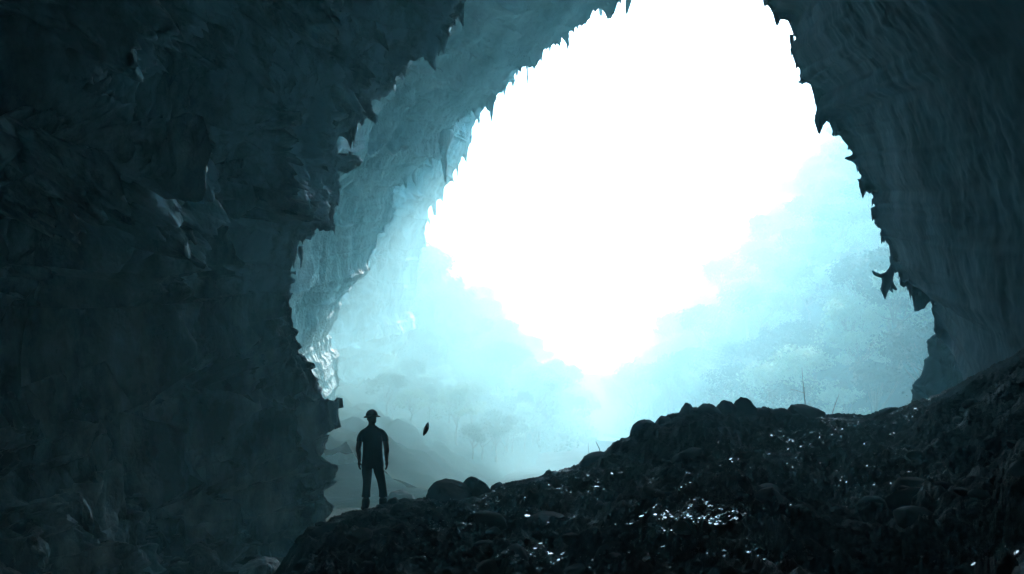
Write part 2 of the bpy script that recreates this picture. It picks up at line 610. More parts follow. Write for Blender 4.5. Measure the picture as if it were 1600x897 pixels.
def hillF(x, y):
    p = np.stack([x, y, x * 0], -1)
    return FLOOR - 1 + np.maximum(14, 48 - .62 * (x + 60)) * smooth(188, 222, y) + 4 * fbm(p * .03, 4) * smooth(188, 210, y)


hfield('hill', hillF, (-200, 200), (186, 420), 160, 60, 'faint far hill closing the valley')

# stream
st = []
for k in range(60):
    t = k / 59
    y = 112 + 76 * t
    xc = 8.5 + .085 * (y - 88) + 2.2 * math.sin(y * .07)
    w = 1.2 + .7 * math.sin(y * .23) + 1.2 * t
    for j in range(5):
        xx = xc + (j - 2) / 2 * w
        st.append((xx, y, FLOOR + .75))
tag(mesh_obj('stream', st, grid_faces(60, 5), M_water), 'thin bright stream on the valley floor', kind='structure')

# ------------------------------------------------------------------ foreground slope (polar height field around the viewer)
RIDGE = [  # px, py, depth
    (-900, 1400, 9), (-200, 1350, 10), (250, 1250, 12), (370, 1050, 13), (432, 897, 14), (455, 860, 14.3), (480, 832, 14.6), (520, 812, 15.2), (560, 799, 15.8), (578, 797, 15.9), (603, 791, 15.9),
    (640, 787, 16.2), (675, 782, 16.5), (765, 766, 17), (800, 756, 17.2), (850, 742, 17.6), (890, 733, 18), (920, 720, 18.4), (945, 702, 18.8), (965, 689, 19.2), (990, 680, 19.6), (1010, 668, 19.8), (1030, 660, 19.9), (1055, 650, 20), (1072, 642, 20), (1120, 640, 20.2), (1190, 641, 20.4), (1240, 644, 20.6), (1290, 651, 20.8), (1350, 649, 21), (1385, 642, 21), (1410, 636, 20.6),
    (1450, 624, 20), (1480, 612, 19.5), (1520, 590, 18.5), (1560, 567, 17.2), (1600, 546, 16), (1700, 490, 14), (1900, 430, 11.5), (2400, 380, 9)]
rb = np.array([(P(a, b_, c)[0] / c) for a, b_, c in RIDGE])
ry = np.array([c for a, b_, c in RIDGE], float)
rz = np.array([P(*q)[2] for q in RIDGE])


def slope_base(b_, rho):
    """bearing b (x/y), rho 0 near .. 1 ridge .. 2 foot of far side"""
    yr = np.interp(b_, rb, ry)
    zr = np.interp(b_, rb, rz)
    f = np.clip(rho, 0, 1)
    y = 1.2 + (yr - 1.2) * f
    z0 = np.where(b_ < -.3, np.minimum(-1.75, zr), -1.75)
    sag = .55 * np.clip(1 - np.abs(b_ - .1) * .8, .3, 1)
    z = z0 + (zr - z0) * f ** 1.15 - sag * f * (1 - f) * 2.2
    g = np.clip(rho - 1, 0, 1)
    y = y + 7 * g
    z = z + (np.minimum(FLOOR - .6, zr - 1) - zr) * (1 - (1 - g) ** 1.6)
    return b_ * y, y, z


bb = np.concatenate([np.linspace(-1.6, -.36, 60), np.linspace(-.355, .62, 900), np.linspace(.63, 2.2, 60)])
rr = np.concatenate([np.linspace(0, .25, 20), np.linspace(.255, 1.0, 480), np.linspace(1.01, 2, 60)])
B_, R_ = np.meshgrid(bb, rr)
sx, sy, sz = slope_base(B_.ravel(), R_.ravel())
sp = np.stack([sx, sy, sz], -1)


def slope_disp(p, rho):
    fade = .22 + .78 * (1 - smooth(.80, .97, rho)) + .5 * smooth(1.03, 1.3, rho)
    q = p * np.array([1, 1, .5])
    w = q + .35 * np.stack([fbm(q * .8, 2), fbm(q * .8 + 40, 2), q[:, 0] * 0], -1)
    d = .30 * fbm(w * .45, 3) * fade
    d += .20 * ridged(w * .9 + 3, 4, .55) * fade
    d += .05 * ridged(w * 3.1 + 9, 4, .6) * (.5 + .5 * fade)
    d += .02 * fbm(w * 13, 3, .6)
    return d - .05


sp[:, 2] += slope_disp(sp.copy(), R_.ravel())
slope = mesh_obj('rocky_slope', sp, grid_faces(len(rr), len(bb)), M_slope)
tag(slope, 'black wet rubble slope in the foreground rising to the right', kind='structure')
SG = sp.reshape(len(rr), len(bb), 3)


def slope_point(b_, rho):
    i = int(np.argmin(np.abs(rr - rho)))
    j = int(np.argmin(np.abs(bb - b_)))
    return SG[i, j]


def slope_at_px(px, rho):
    b_ = (px - 800) / F / (CP - SP * ((448.5 - np.interp(px, [r[0] for r in RIDGE], [r[1] for r in RIDGE])) / F))
    return slope_point(b_, rho)


# ------------------------------------------------------------------ stones
def rock_mesh(name, seed, sub=4, cuts=9, rough=.12, round_=.7):
    r = np.random.default_rng(seed)
    bm = bmesh.new()
    bmesh.ops.create_icosphere(bm, subdivisions=sub, radius=1)
    v = np.array([q.co[:] for q in bm.verts])
    f = np.array([[q.index for q in fc.verts] for fc in bm.faces])
    bm.free()
    for k in range(cuts):
        n = r.normal(size=3); n /= np.linalg.norm(n)
        d = r.uniform(.55, .92)
        s = v @ n - d
        v = v - np.outer(np.maximum(s, 0) * round_, n)
    ln = np.linalg.norm(v, axis=1)[:, None]
    v = v + (v / ln) * (rough * fbm(v * 1.8 + seed, 4)[:, None] + rough * .35 * ridged(v * 5 + seed, 3)[:, None])
    return v, f


def boulder(x0, x1, top, bot, Y, seed, label, name='boulder', group=None, depth=None, cuts=6, mat=None, tilt=0, sub=5, rough=.05, cat='boulder'):
    """a stone of real size whose visible extent is x0..x1, top..bot (photo pixels) at distance Y"""
    a = P(x0, top, Y); b_ = P(x1, bot, Y)
    hx = (b_[0] - a[0]) / 2; hz = (a[2] - b_[2]) / 2
    v, f = rock_mesh(name, seed, sub, cuts, rough)
    c, s = math.cos(tilt), math.sin(tilt)
    v = v @ np.array([[c, 0, s], [0, 1, 0], [-s, 0, c]])
    mn, mx = v.min(0), v.max(0)
    v = (v - (mn + mx) / 2) / ((mx - mn) / 2)
    dy = depth or (hx + hz) * .6
    v = v * np.array([hx, dy, hz])
    o = mesh_obj(name, v, f, mat or M_boul)
    o.location = ((a[0] + b_[0]) / 2, Y, (a[2] + b_[2]) / 2)
    return tag(o, label, cat, group)


RB = [
    (984, 1034, 655, 715, 19.4, 1, 'rounded boulder at the low left end of the ridge pile'),
    (1020, 1058, 649, 705, 19.7, 2, 'small stone right of the leftmost round boulder of the pile'),
    (1040, 1076, 645, 700, 19.9, 3, 'low stone against the left side of the squarish block on the ridge'),
    (1053, 1093, 629, 700, 19.8, 71, 'squarish upright block standing on the ridge pile, left of the notch'),
    (1082, 1130, 630, 700, 19.7, 5, 'domed boulder just right of the notch in the ridge pile'),
    (1106, 1160, 625, 700, 19.9, 72, 'broad round boulder left of the highest one on the ridge'),
    (1134, 1192, 620, 720, 19.6, 73, 'highest boulder of the ridge pile with a steep right side'),
    (1168, 1212, 638, 690, 20.0, 8, 'low lumpy stone right of the highest boulder'),
    (1196, 1244, 637, 690, 20.1, 9, 'low flat stone between the highest boulder and the sloping slab'),
    (1286, 1324, 645, 680, 20.4, 11, 'small low stone at the dip of the ridge, right of the slab'),
    (975, 1070, 681, 745, 18.7, 12, 'wide flat boulder lying below the leftmost boulder of the pile'),
    (1085, 1195, 655, 735, 18.6, 13, 'large dark block in front of the ridge pile'),
    (1040, 1110, 668, 735, 18.9, 74, 'dark boulder between the wide flat one and the large block'),
    (664, 738, 749, 820, 16.3, 14, 'smooth sloping boulder on the ridge right of the man'),
    (716, 770, 744, 815, 16.7, 15, 'rounded boulder right next to the smooth sloping one near the man'),
    (766, 792, 753, 790, 17.0, 16, 'small block at the foot of the two boulders near the man'),
    (604, 626, 777, 800, 15.9, 17, 'small round stone right beside the boot of the man'),
    (618, 656, 778, 805, 16.1, 18, 'low lumpy stone between the man and the sloping boulder'),
    (656, 674, 782, 800, 16.2, 19, 'tiny stone in the gap before the sloping boulder'),
    (1370, 1416, 636, 665, 20.6, 20, 'low rubble hump on the ridge under the hanging rock edge'),
    (865, 960, 730, 800, 17.2, 21, 'big dark boulder half sunk in the slope below the twigs'),
    (925, 1005, 846, 930, 9.5, 22, 'rounded stone with a pale rim at the bottom edge of the slope'),
    (1320, 1420, 690, 760, 15.5, 23, 'broad half buried boulder on the right part of the slope'),
    (820, 900, 800, 850, 12.8, 24, 'half buried dark stone in the middle of the slope'),
]
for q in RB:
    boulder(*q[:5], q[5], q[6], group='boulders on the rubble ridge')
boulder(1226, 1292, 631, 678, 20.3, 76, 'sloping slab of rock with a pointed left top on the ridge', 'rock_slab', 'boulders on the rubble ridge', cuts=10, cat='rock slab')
boulder(284, 345, 846, 910, 24, 31, 'pale faced wet rock at the foot of the left wall', 'rock', mat=M_wall, cuts=14, rough=.1, cat='rock')
boulder(372, 440, 872, 915, 21, 32, 'flat wet rock lying against the left foot of the slope', 'rock', mat=M_wall, cuts=14, rough=.1, cat='rock')
boulder(180, 250, 862, 930, 22, 33, 'dark rough rock at the bottom edge left of the pale one', 'rock', mat=M_wall, cuts=12, rough=.12, cat='rock')
for k, (a, b_, c, d, Yd, lab) in enumerate([(410, 470, 795, 835, 31, 'hazy rock on the cave floor behind the left foot of the ridge'),
                                           (600, 650, 765, 800, 36, 'hazy rock mostly hidden behind the small stones by the man'),
                                           (455, 500, 770, 800, 33, 'hazy low rock at the base of the left wall')]):
    boulder(a, b_, c, d, Yd, 60 + k, lab, 'rock', mat=M_boul, cuts=12, rough=.1, cat='rock')

# embedded loose stones
stone_protos = []
for k in range(6):
    v, f = rock_mesh('stone', 100 + k, 3, 18, .06, 1.0)
    me_o = mesh_obj('stone', v * np.array([1, .8, .55]), f, M_boul)
    stone_protos.append(me_o)
used = set()
cnt = 0
while cnt < 120:
    px = rnd.uniform(470, 1640)
    rho = rnd.uniform(.38, .99)
    q = slope_at_px(px, rho)
    if q[1] < 6: continue
    k = rnd.randrange(6)
    pr = stone_protos[k]
    if k in used:
        o = pr.copy(); COL.objects.link(o)
    else:
        o = pr; used.add(k)
    s = rnd.uniform(.07, .26) * (.6 + rnd.random() ** 2)
    o.scale = (s, s, s)
    o.rotation_euler = (rnd.uniform(-.3, .3), rnd.uniform(-.3, .3), rnd.uniform(0, 6.28))
    o.location = (q[0], q[1], q[2] + s * .12)
    tag(o, 'loose dark stone lying among the wet rubble of the foreground slope', 'stone', 'loose stones on the rubble slope')
    cnt += 1

# gravel: thin wet chips added over the slope, tilted to mirror the sky (countless -> stuff)
gv, gf = [], []
_vis = (R_ < .985) & (R_ > .3)
_w = SG[..., 1] * CP + SG[..., 2] * SP
_pu = np.where(_vis, 800 + F * SG[..., 0] / np.maximum(_w, .1), -9999)
_pv = 448.5 - F * (SG[..., 2] * CP - SG[..., 1] * SP) / np.maximum(_w, .1)
# sheen streaks of the wet slope, imitated with chips: where they lie (found from the photograph), spread and number of chips
WET = [(1080, 800, 32, 16, 1500), (1140, 792, 26, 12, 350), (1060, 820, 50, 10, 350), (1165, 775, 22, 10, 160), (820, 860, 30, 9, 260), (870, 872, 40, 9, 260), (905, 812, 12, 3, 60),
       (1260, 682, 60, 12, 420), (1215, 700, 60, 12, 320), (1300, 668, 40, 9, 260), (1130, 728, 20, 12, 160), (1180, 738, 60, 14, 200), (1480, 640, 60, 18, 700), (1540, 620, 60, 24, 600), (1300, 672, 50, 12, 500), (1220, 690, 70, 12, 500), (1090, 805, 40, 14, 500), (1420, 660, 50, 16, 240),
       (1560, 600, 30, 22, 260), (1350, 700, 60, 14, 240), (1340, 760, 50, 12, 130), (1540, 862, 34, 12, 200), (1210, 868, 60, 5, 150), (980, 820, 40, 20, 200), (780, 800, 60, 20, 320),
       (700, 815, 50, 16, 200), (860, 770, 60, 14, 320), (940, 755, 50, 12, 220), (1000, 740, 60, 12, 160), (640, 850, 60, 20, 160), (1100, 860, 70, 14, 160), (1380, 735, 40, 18, 130), (1430, 745, 30, 8, 80)]
_spots = []
for cx_, cy_, sx_, sy_, n_ in WET:
    for _ in range(n_):
        _spots.append((cx_ + rnd.gauss(0, 1) * sx_ * .8, cy_ + rnd.gauss(0, 1) * sy_ * .8))
_cols = {}
for a_, c_ in _spots:
    pass
_fl = np.stack([_pu[_vis], _pv[_vis]], -1)
_pt = SG[_vis]
_ord = np.floor(_fl[:, 0] / 6).astype(int)
_bk = {}
for q_, o_ in enumerate(_ord): _bk.setdefault(int(o_), []).append(q_)
_bk = {k_: np.array(v_) for k_, v_ in _bk.items()}
_chips = []
for a_, c_ in _spots:
    ids = _bk.get(int(a_ // 6))
    if ids is None: continue
    dd = np.abs(_fl[ids, 1] - c_) + .5 * np.abs(_fl[ids, 0] - a_)
    k_ = int(np.argmin(dd))
    if dd[k_] > 8: continue
    _chips.append(_pt[ids[k_]])
for _ in range(1200):
    b_, rho = rnd.uniform(-.22, .62), rnd.uniform(.33, .98)
    _chips.append(slope_point(b_, rho))
for q in _chips:
    s = rnd.uniform(.006, .02) * (rnd.uniform(1.8, 3.2) if rnd.random() < .07 else 1)
    bq = float(q[0] / q[1])
    nrm = Vector((rnd.gauss(-.6 * max(0, bq - .1), .2), rnd.gauss(min(-.13 + .22 * bq, -.03), .2 + .25 * max(0, bq - .2)), 1)).normalized()
    t1 = nrm.orthogonal().normalized(); t2 = nrm.cross(t1)
    a0 = rnd.uniform(0, 6.28)
    base = len(gv)
    el = rnd.uniform(.35, .9)
    c0 = Vector([float(t_) for t_ in q]) + Vector((rnd.uniform(-.02, .02), rnd.uniform(-.02, .02), .012))
    for j in range(5):
        an = a0 + j * 1.2566 + rnd.uniform(-.3, .3)
        gv.append(c0 + t1 * math.cos(an) * s + t2 * math.sin(an) * s * el)
    gv.append(c0 - nrm * s * .9)
    gf.append((base, base + 1, base + 2, base + 3, base + 4))
    for j in range(5):
        gf.append((base + (j + 1) % 5, base + j, base + 5))
o = mesh_obj('gravel', [tuple(v) for v in gv], gf, M_shard, smooth_=False)
tag(o, 'glinting wet gravel chips over the dark slope', 'gravel', kind='stuff')


# ------------------------------------------------------------------ tubes
def tube(pts, rad, seg=7, cap=True):
    pts = [Vector(p) for p in pts]
    V, Fc = [], []
    up = Vector((.13, .2, 1)).normalized()
    for i, p in enumerate(pts):
        t = (pts[min(i + 1, len(pts) - 1)] - pts[max(i - 1, 0)]).normalized()
        a = t.cross(up)
        if a.length < .1: a = t.cross(Vector((1, 0, 0)))
        a.normalize(); b2 = t.cross(a)
        r = rad[i] if hasattr(rad, '__len__') else rad
        for j in range(seg):
            an = 2 * math.pi * j / seg
            V.append(p + a * r * math.cos(an) + b2 * r * math.sin(an))
    for i in range(len(pts) - 1):
        for j in range(seg):
            Fc.append((i * seg + j, i * seg + (j + 1) % seg, (i + 1) * seg + (j + 1) % seg, (i + 1) * seg + j))
    return V, Fc


def join_tubes(lst):
    V, Fc = [], []
    for v, f in lst:
        b0 = len(V)
        V += v
        Fc += [tuple(i + b0 for i in q) for q in f]
    return [tuple(v) for v in V], Fc


# ------------------------------------------------------------------ stalactites
def stalactite(px, top, bot, w, Y, label, mat, lean=0, seed=0, group=None):
    a = Vector(P(px, top, Y)); b_ = Vector(P(px + lean, bot, Y))
    ww = w / F * Y / 2
    r = random.Random(seed)
    pts, rad = [], []
    n = 16
    for k in range(n):
        t = k / (n - 1)
        pts.append(a.lerp(b_, t) + Vector((math.sin(t * 5 + seed) * ww * .15, math.cos(t * 4) * ww * .1, 0)))
        rad.append(ww * ((1 - t) ** .8 * (.85 + .15 * math.sin(t * 9 + seed)) + .03))
    V, Fc = tube(pts, rad, 14)
    V = np.array([tuple(v) for v in V])
    V = V + (ww * .22 * fbm(V * (1.2 / ww) * .6 + seed, 3))[:, None] * np.array([1, 1, .2])
    o = mesh_obj('stalactite', V - np.array(a), Fc, mat)
    o.location = a
    return tag(o, label, 'stalactite', group)


G1 = 'stalactites along the teal inner arch'
stalactite(693, 205, 287, 26, 50, 'longest single stalactite, ending in a sharp point under the teal arch', M_mid, 5, 1, G1)
stalactite(676, 215, 262, 16, 50, 'short stalactite just left of the longest one', M_mid, -2, 2, G1)
stalactite(882, 20, 78, 26, 50, 'blunt stalactite on the upper edge of the teal arch', M_mid, 2, 3, G1)
stalactite(858, 55, 84, 12, 50, 'short spike left of the blunt stalactite on the upper arch edge', M_mid, 0, 4, G1)
stalactite(945, -15, 22, 14, 50, 'narrow double spike at the top of the arch', M_mid, 2, 5, G1)
stalactite(978, -50, 24, 34, 50, 'broad broken stalactite cut by the top edge of the picture', M_mid, 6, 6, G1)
stalactite(768, 148, 184, 14, 50, 'faint small stalactite low on the arch between the longest one and the upper row', M_mid, 1, 7, G1)
stalactite(831, 88, 105, 10, 50, 'tiny spike below the bend of the arch edge', M_mid, 1, 8, G1)
stalactite(648, 262, 292, 14, 50, 'stubby stalactite at the lower left end of the arch edge', M_mid, 1, 9, G1)
G2 = 'stalactites along the dark right edge'
stalactite(1213, 15, 36, 5, 25, 'thin spike at the top of the dark right edge', M_wallR, 0, 11, G2)
stalactite(1237, 55, 90, 9, 25, 'short drip on the dark right edge below the topmost spike', M_wallR, 0, 12, G2)
stalactite(1291, 170, 194, 5, 25, 'left of two fine drips halfway down the dark right edge', M_wallR, 0, 13, G2)
stalactite(1304, 175, 206, 6, 25, 'right of two fine drips halfway down the dark right edge', M_wallR, 0, 14, G2)
stalactite(1424, 425, 470, 11, 24.3, 'curved thin stalactite hanging from the lowest tip of the right wall', M_wallR, -2, 15, G2)
stalactite(1437, 430, 466, 11, 24.3, 'straight stalactite at the far right of the lowest tip', M_wallR, 1, 16, G2)
stalactite(1404, 405, 436, 8, 25, 'stubby stalactite right of the hanging root', M_wallR, 0, 17, G2)
stalactite(1393, 400, 428, 7, 25, 'short drip directly above the hanging root', M_wallR, 0, 18, G2)
G3 = 'stalactites along the near left edge'
stalactite(520, 320, 358, 12, 28, 'ragged stalactite on the edge of the dark left wall', M_wall, 0, 21, G3)
stalactite(548, 238, 268, 10, 28, 'small drip above the ragged one on the left wall edge', M_wall, 0, 22, G3)
stalactite(470, 385, 420, 12, 28, 'lowest drip on the edge of the dark left wall', M_wall, 0, 23, G3)

# hanging root / broken drapery (left of the right wall tip)
Yr = 25
def pr(*l): return [P(x, y, Yr + d) for x, y, d in l]
hr = join_tubes([
    tube(pr((1398, 405, .3), (1394, 420, .1), (1386, 436, 0), (1382, 452, 0), (1383, 467, 0)), [.06, .09, .16, .12, .02], 9),
    tube(pr((1386, 430, 0), (1376, 431, 0), (1367, 428, 0), (1363, 423, 0)), [.10, .06, .05, .02], 8),
    tube(pr((1386, 434, 0), (1393, 446, .05), (1401, 453, .05)), [.13, .08, .03], 8),
    tube(pr((1391, 446, 0), (1392, 452, 0), (1395, 457, .0)), [.06, .05, .02], 8)])
o = mesh_obj('hanging_root', hr[0], hr[1], M_wallR)
tag(o, 'forked dark root hanging in the light from the tip of the right wall', 'root')

# twigs
def twig(name, lines, mat, label):
    tb = []
    for pts, r in lines:
        pts = [P(*p) for p in pts]
        tb.append(tube(pts, [r * (1 - .6 * i / (len(pts) - 1)) for i in range(len(pts))], 5))
    V, Fc = join_tubes(tb)
    return tag(mesh_obj(name, V, Fc, mat), label, 'twig', 'twigs sticking up from the ridge')


twig('twig', [([(1259, 640, 20.6), (1257, 620, 20.6), (1255, 600, 20.6), (1253, 575, 20.7)], .012), ([(1256, 614, 20.6), (1245, 610, 20.6), (1234, 608, 20.6)], .008)], M_twig, 'tall thin pale twig with one side branch on the ridge above the slab')
twig('twig', [([(1300, 648, 20.6), (1305, 632, 20.6), (1311, 616, 20.6)], .012)], M_twig, 'pale straight twig leaning right at the dip of the ridge')
twig('twig', [([(940, 712, 18.8), (936, 700, 18.8), (931, 690, 18.8)], .012)], M_darktwig, 'short bent dark twig on the ridge left of the boulder pile')
twig('twig', [([(920, 722, 18.4), (920, 708, 18.4), (919, 692, 18.4)], .006)], M_darktwig, 'hair thin upright stalk left of the bent dark twig')

# dark leaf drifting down beside the man
lv = [];
L0 = Vector(P(665, 670, 12.0))
ax = Vector((.32, .1, .95)).normalized(); sd = Vector((.93, -.2, -.3)).normalized(); nn_ = ax.cross(sd)
for k in range(9):
    t = k / 8; w = .034 * math.sin(math.pi * min(1, t * .96 + .03)) ** .7
    for j in (-1, 0, 1):
        lv.append(L0 + ax * (t - .5) * .19 + sd * w * j + nn_ * (.012 * abs(j) + .02 * math.sin(t * 3)))
o = mesh_obj('falling_leaf', [tuple(v) for v in lv], grid_faces(9, 3), M_darktwig)
md = o.modifiers.new('thick', 'SOLIDIFY'); md.thickness = .004
tag(o, 'small dark leaf falling through the misty air right of the man', 'leaf')


# ------------------------------------------------------------------ trees
def tree_meshes(seed, H=7.0, R=3.0, leaves=2600, mat=M_leaf):
    r = random.Random(seed)
    trunk = []
    pts = [Vector((0, 0, -1.2))]
    for k in range(1, 7):
        pts.append(Vector((r.gauss(0, .10) * k * .5, r.gauss(0, .10) * k * .5, H * .62 * k / 6)))
    trunk.append(tube(pts, [.22 - .025 * k for k in range(7)], 7))
    clumps = []
    for k in range(r.randint(9, 13)):
        a = r.uniform(0, 6.28); e = r.uniform(-.15, 1.0)
        rad = R * r.uniform(.55, .95) * math.cos(e * 1.2)
        c = Vector((math.cos(a) * rad, math.sin(a) * rad, H * .62 + H * .33 * math.sin(e * 1.4)))
        clumps.append((c, R * r.uniform(.28, .5)))
        st_ = pts[3 + k % 3]
        trunk.append(tube([st_, st_.lerp(c, .5) + Vector((0, 0, -.2)), c], [.09, .05, .02], 5))
    clumps.append((Vector((0, 0, H * .85)), R * .5))
    V, Fc = [], []
    for k in range(leaves):
        c, cr = clumps[r.randrange(len(clumps))]
        d = Vector((r.gauss(0, 1), r.gauss(0, 1), r.gauss(0, 1))).normalized()
        p = c + Vector((d.x, d.y, d.z * .7)) * cr * (r.random() ** .4) * r.choice((1, 1, 1.15))
        nrm = (d * .6 + Vector((r.gauss(0, .6), r.gauss(0, .6), .5 + r.gauss(0, .5)))).normalized()
        t1 = nrm.orthogonal().normalized(); t2 = nrm.cross(t1)
        s = r.uniform(.09, .22)
        b0 = len(V)
        V += [p + t1 * s, p + t2 * s * .6, p - t1 * s, p - t2 * s * .6]
        Fc.append((b0, b0 + 1, b0 + 2, b0 + 3))
    return join_tubes(trunk), ([tuple(v) for v in V], Fc)


def make_tree(seed, mat, **kw):
    t = empty('hill_tree')
    tr, cr = tree_meshes(seed, **kw)
    a = mesh_obj('trunk', tr[0], tr[1], M_bark, t)
    b_ = mesh_obj('crown', cr[0], cr[1], mat, t, smooth_=False)
    return t


protos = [make_tree(200 + k, [M_leaf, M_leaf2][k % 2], H=7 + .6 * (k % 3), R=2.7 + .3 * (k % 4)) for k in range(7)]
fresh = set()


def place_tree(x, y, z, s, label, group):
    k = rnd.randrange(7)
    pt = protos[k]
    if k not in fresh:
        fresh.add(k); o = pt
    else:
        o = pt.copy(); COL.objects.link(o)
        for ch in pt.children:
            c = ch.copy(); COL.objects.link(c); c.parent = o
    o.location = (x, y, z)
    o.rotation_euler = (0, 0, rnd.uniform(0, 6.28))
    o.scale = (s * rnd.uniform(.9, 1.15), s * rnd.uniform(.9, 1.15), s * rnd.uniform(.8, 1.15))
    tag(o, label, 'tree', group)
    return o


def to_px(x, y, z):
    v = (z * CP - y * SP); w = (y * CP + z * SP)
    return 800 + F * x / w, 448.5 - F * v / w


placed = []
def scatter(f, xr, yr, n, mind, vis, label, group, smin, smax):
    k = 0
    cx = rng.uniform(xr[0], xr[1], 9000); cy_ = rng.uniform(yr[0], yr[1], 9000)
    cz = f(cx, cy_)
    for x, y, z in zip(cx.tolist(), cy_.tolist(), cz.tolist()):
        if k >= n: break
        if z < FLOOR + .8: continue
        a, b_ = to_px(x, y, z + 3)
        if not vis(a, b_): continue
        if any((x - q[0]) ** 2 + (y - q[1]) ** 2 < (mind * (1 + .004 * max(0, y - 90))) ** 2 for q in placed): continue
        placed.append((x, y))
        place_tree(x, y, z, rnd.uniform(smin, smax), label, group)
        k += 1
    return k


nR = scatter(hillR, (14, 120), (78, 230), 210, 3.6, lambda a, b_: 930 < a < 1480 and 180 < b_ < 690,
             'bushy tree crowding the steep hazy slope on the right', 'trees on the right hillside', .75, 1.25)
nL = scatter(hillL, (-40, 14), (90, 185), 110, 3.8, lambda a, b_: 560 < a < 960 and 430 < b_ < 730,
             'dim tree in the mist on the left valley slope', 'trees on the left valley slope', .6, 1.0)
print('trees', nR, nL)
nS = scatter(hillL, (-30, 10), (58, 92), 60, 1.7, lambda a, b_: 570 < a < 980 and 430 < b_ < 770,
             'small misty bush on the slope just outside the mouth, behind the man', 'bushes on the near left slope', .28, .5)
# trees that can be told apart
for (px, Yt, s, lab) in [(1240, 96, 1.25, 'broad round crowned tree, brightest on the hillside, above the ridge boulders'),
                         (1400, 93, 1.2, 'low bright crown beside the foot of the rock pillar'),
                         (676, 92, 1.1, 'dark bush like tree at the corner where the left rock meets the bright sky'),
                         (990, 150, 1.5, 'lone fading tree standing out at the lower end of the right slope')]:
    x = (px - 800) / F * Yt
    f = hillR if px > 800 else hillL
    z = float(f(np.array([x]), np.array([float(Yt)]))[0])
    place_tree(x, Yt, z, s, lab, None)


# undergrowth on hills: one stuff object of leaf tufts
gv, gf = [], []
for k in range(26000):
    if rnd.random() < .65:
        x = rnd.uniform(16, 110); y = rnd.uniform(74, 230); f = 0
    else:
        x = rnd.uniform(-40, 15); y = rnd.uniform(88, 180); f = 1
    gv.append((x, y, f))
arr = np.array(gv)
zz = np.where(arr[:, 2] == 0, hillR(arr[:, 0], arr[:, 1]), hillL(arr[:, 0], arr[:, 1]))
V, Fc = [], []
for (x, y, f), z in zip(gv, zz):
    for j in range(3):
        s = rnd.uniform(.12, .32) * min(1, (y / 95) ** 2.5)
        c = Vector((x + rnd.gauss(0, .5), y + rnd.gauss(0, .5), z + rnd.uniform(.05, 1.2) * min(1, (y / 95) ** 3)))
        nrm = Vector((rnd.gauss(0, 1), rnd.gauss(0, 1), rnd.gauss(.6, 1))).normalized()
        t1 = nrm.orthogonal().normalized(); t2 = nrm.cross(t1)
        b0 = len(V)
        V += [tuple(c + t1 * s), tuple(c + t2 * s * .7), tuple(c - t1 * s), tuple(c - t2 * s * .7)]
        Fc.append((b0, b0 + 1, b0 + 2, b0 + 3))
o = mesh_obj('undergrowth', V, Fc, M_leaf, smooth_=False)
tag(o, 'low scrub covering the valley slopes between the trees', 'undergrowth', kind='stuff')

# ------------------------------------------------------------------ the man
u = .01148
FX, FY = 0.0, 0.0


def m(px, py, y=0.0):
    return Vector(((px - 580) * u, y, (797 - py) * u))


def skin_mesh(nodes, edges, sub=2, root=0):
    me = bpy.data.meshes.new('tmp')
    me.from_pydata([n[0] for n in nodes], edges, [])
    o = bpy.data.objects.new('tmp', me)
    COL.objects.link(o)
    o.modifiers.new('s', 'SKIN').use_smooth_shade = True
    sv = me.skin_vertices[0].data
    for k, n in enumerate(nodes):
        r = n[1]
        sv[k].radius = r if isinstance(r, tuple) else (r, r)
    sv[root].use_root = True
    o.modifiers.new('u', 'SUBSURF').levels = sub
    dg = bpy.context.evaluated_depsgraph_get()
    ev = o.evaluated_get(dg)
    m2 = bpy.data.meshes.new_from_object(ev)
    bpy.data.objects.remove(o)
    return m2


def ellipsoid(c, r, seg=20):
    bm = bmesh.new()
    bmesh.ops.create_uvsphere(bm, u_segments=seg, v_segments=seg // 2 + 2, radius=1)
    for v in bm.verts:
        v.co = Vector((v.co.x * r[0], v.co.y * r[1], v.co.z * r[2])) + Vector(c)
    me = bpy.data.meshes.new('e'); bm.to_mesh(me); bm.free()
    return me


def merge(name, meshes, mat, parent, voxel=None):
    bm = bmesh.new()
    for q in meshes: bm.from_mesh(q)
    me = bpy.data.meshes.new(name); bm.to_mesh(me); bm.free()
    o = bpy.data.objects.new(name, me); COL.objects.link(o)
    if voxel:
        md = o.modifiers.new('r', 'REMESH'); md.mode = 'VOXEL'; md.voxel_size = voxel
        sm = o.modifiers.new('sm', 'SMOOTH'); sm.factor = .5; sm.iterations = 3
        dg = bpy.context.evaluated_depsgraph_get()
        m2 = bpy.data.meshes.new_from_object(o.evaluated_get(dg))
        o.modifiers.clear(); o.data = m2
    o.data.materials.clear(); o.data.materials.append(mat)
    for p in o.data.polygons: p.use_smooth = True
    o.parent = parent
    return o


foot = Vector(P(580, 797, 15.9))
man = empty('person', foot)
tag(man, 'man in hard hat and T-shirt standing with his back to us on the ridge', 'person')

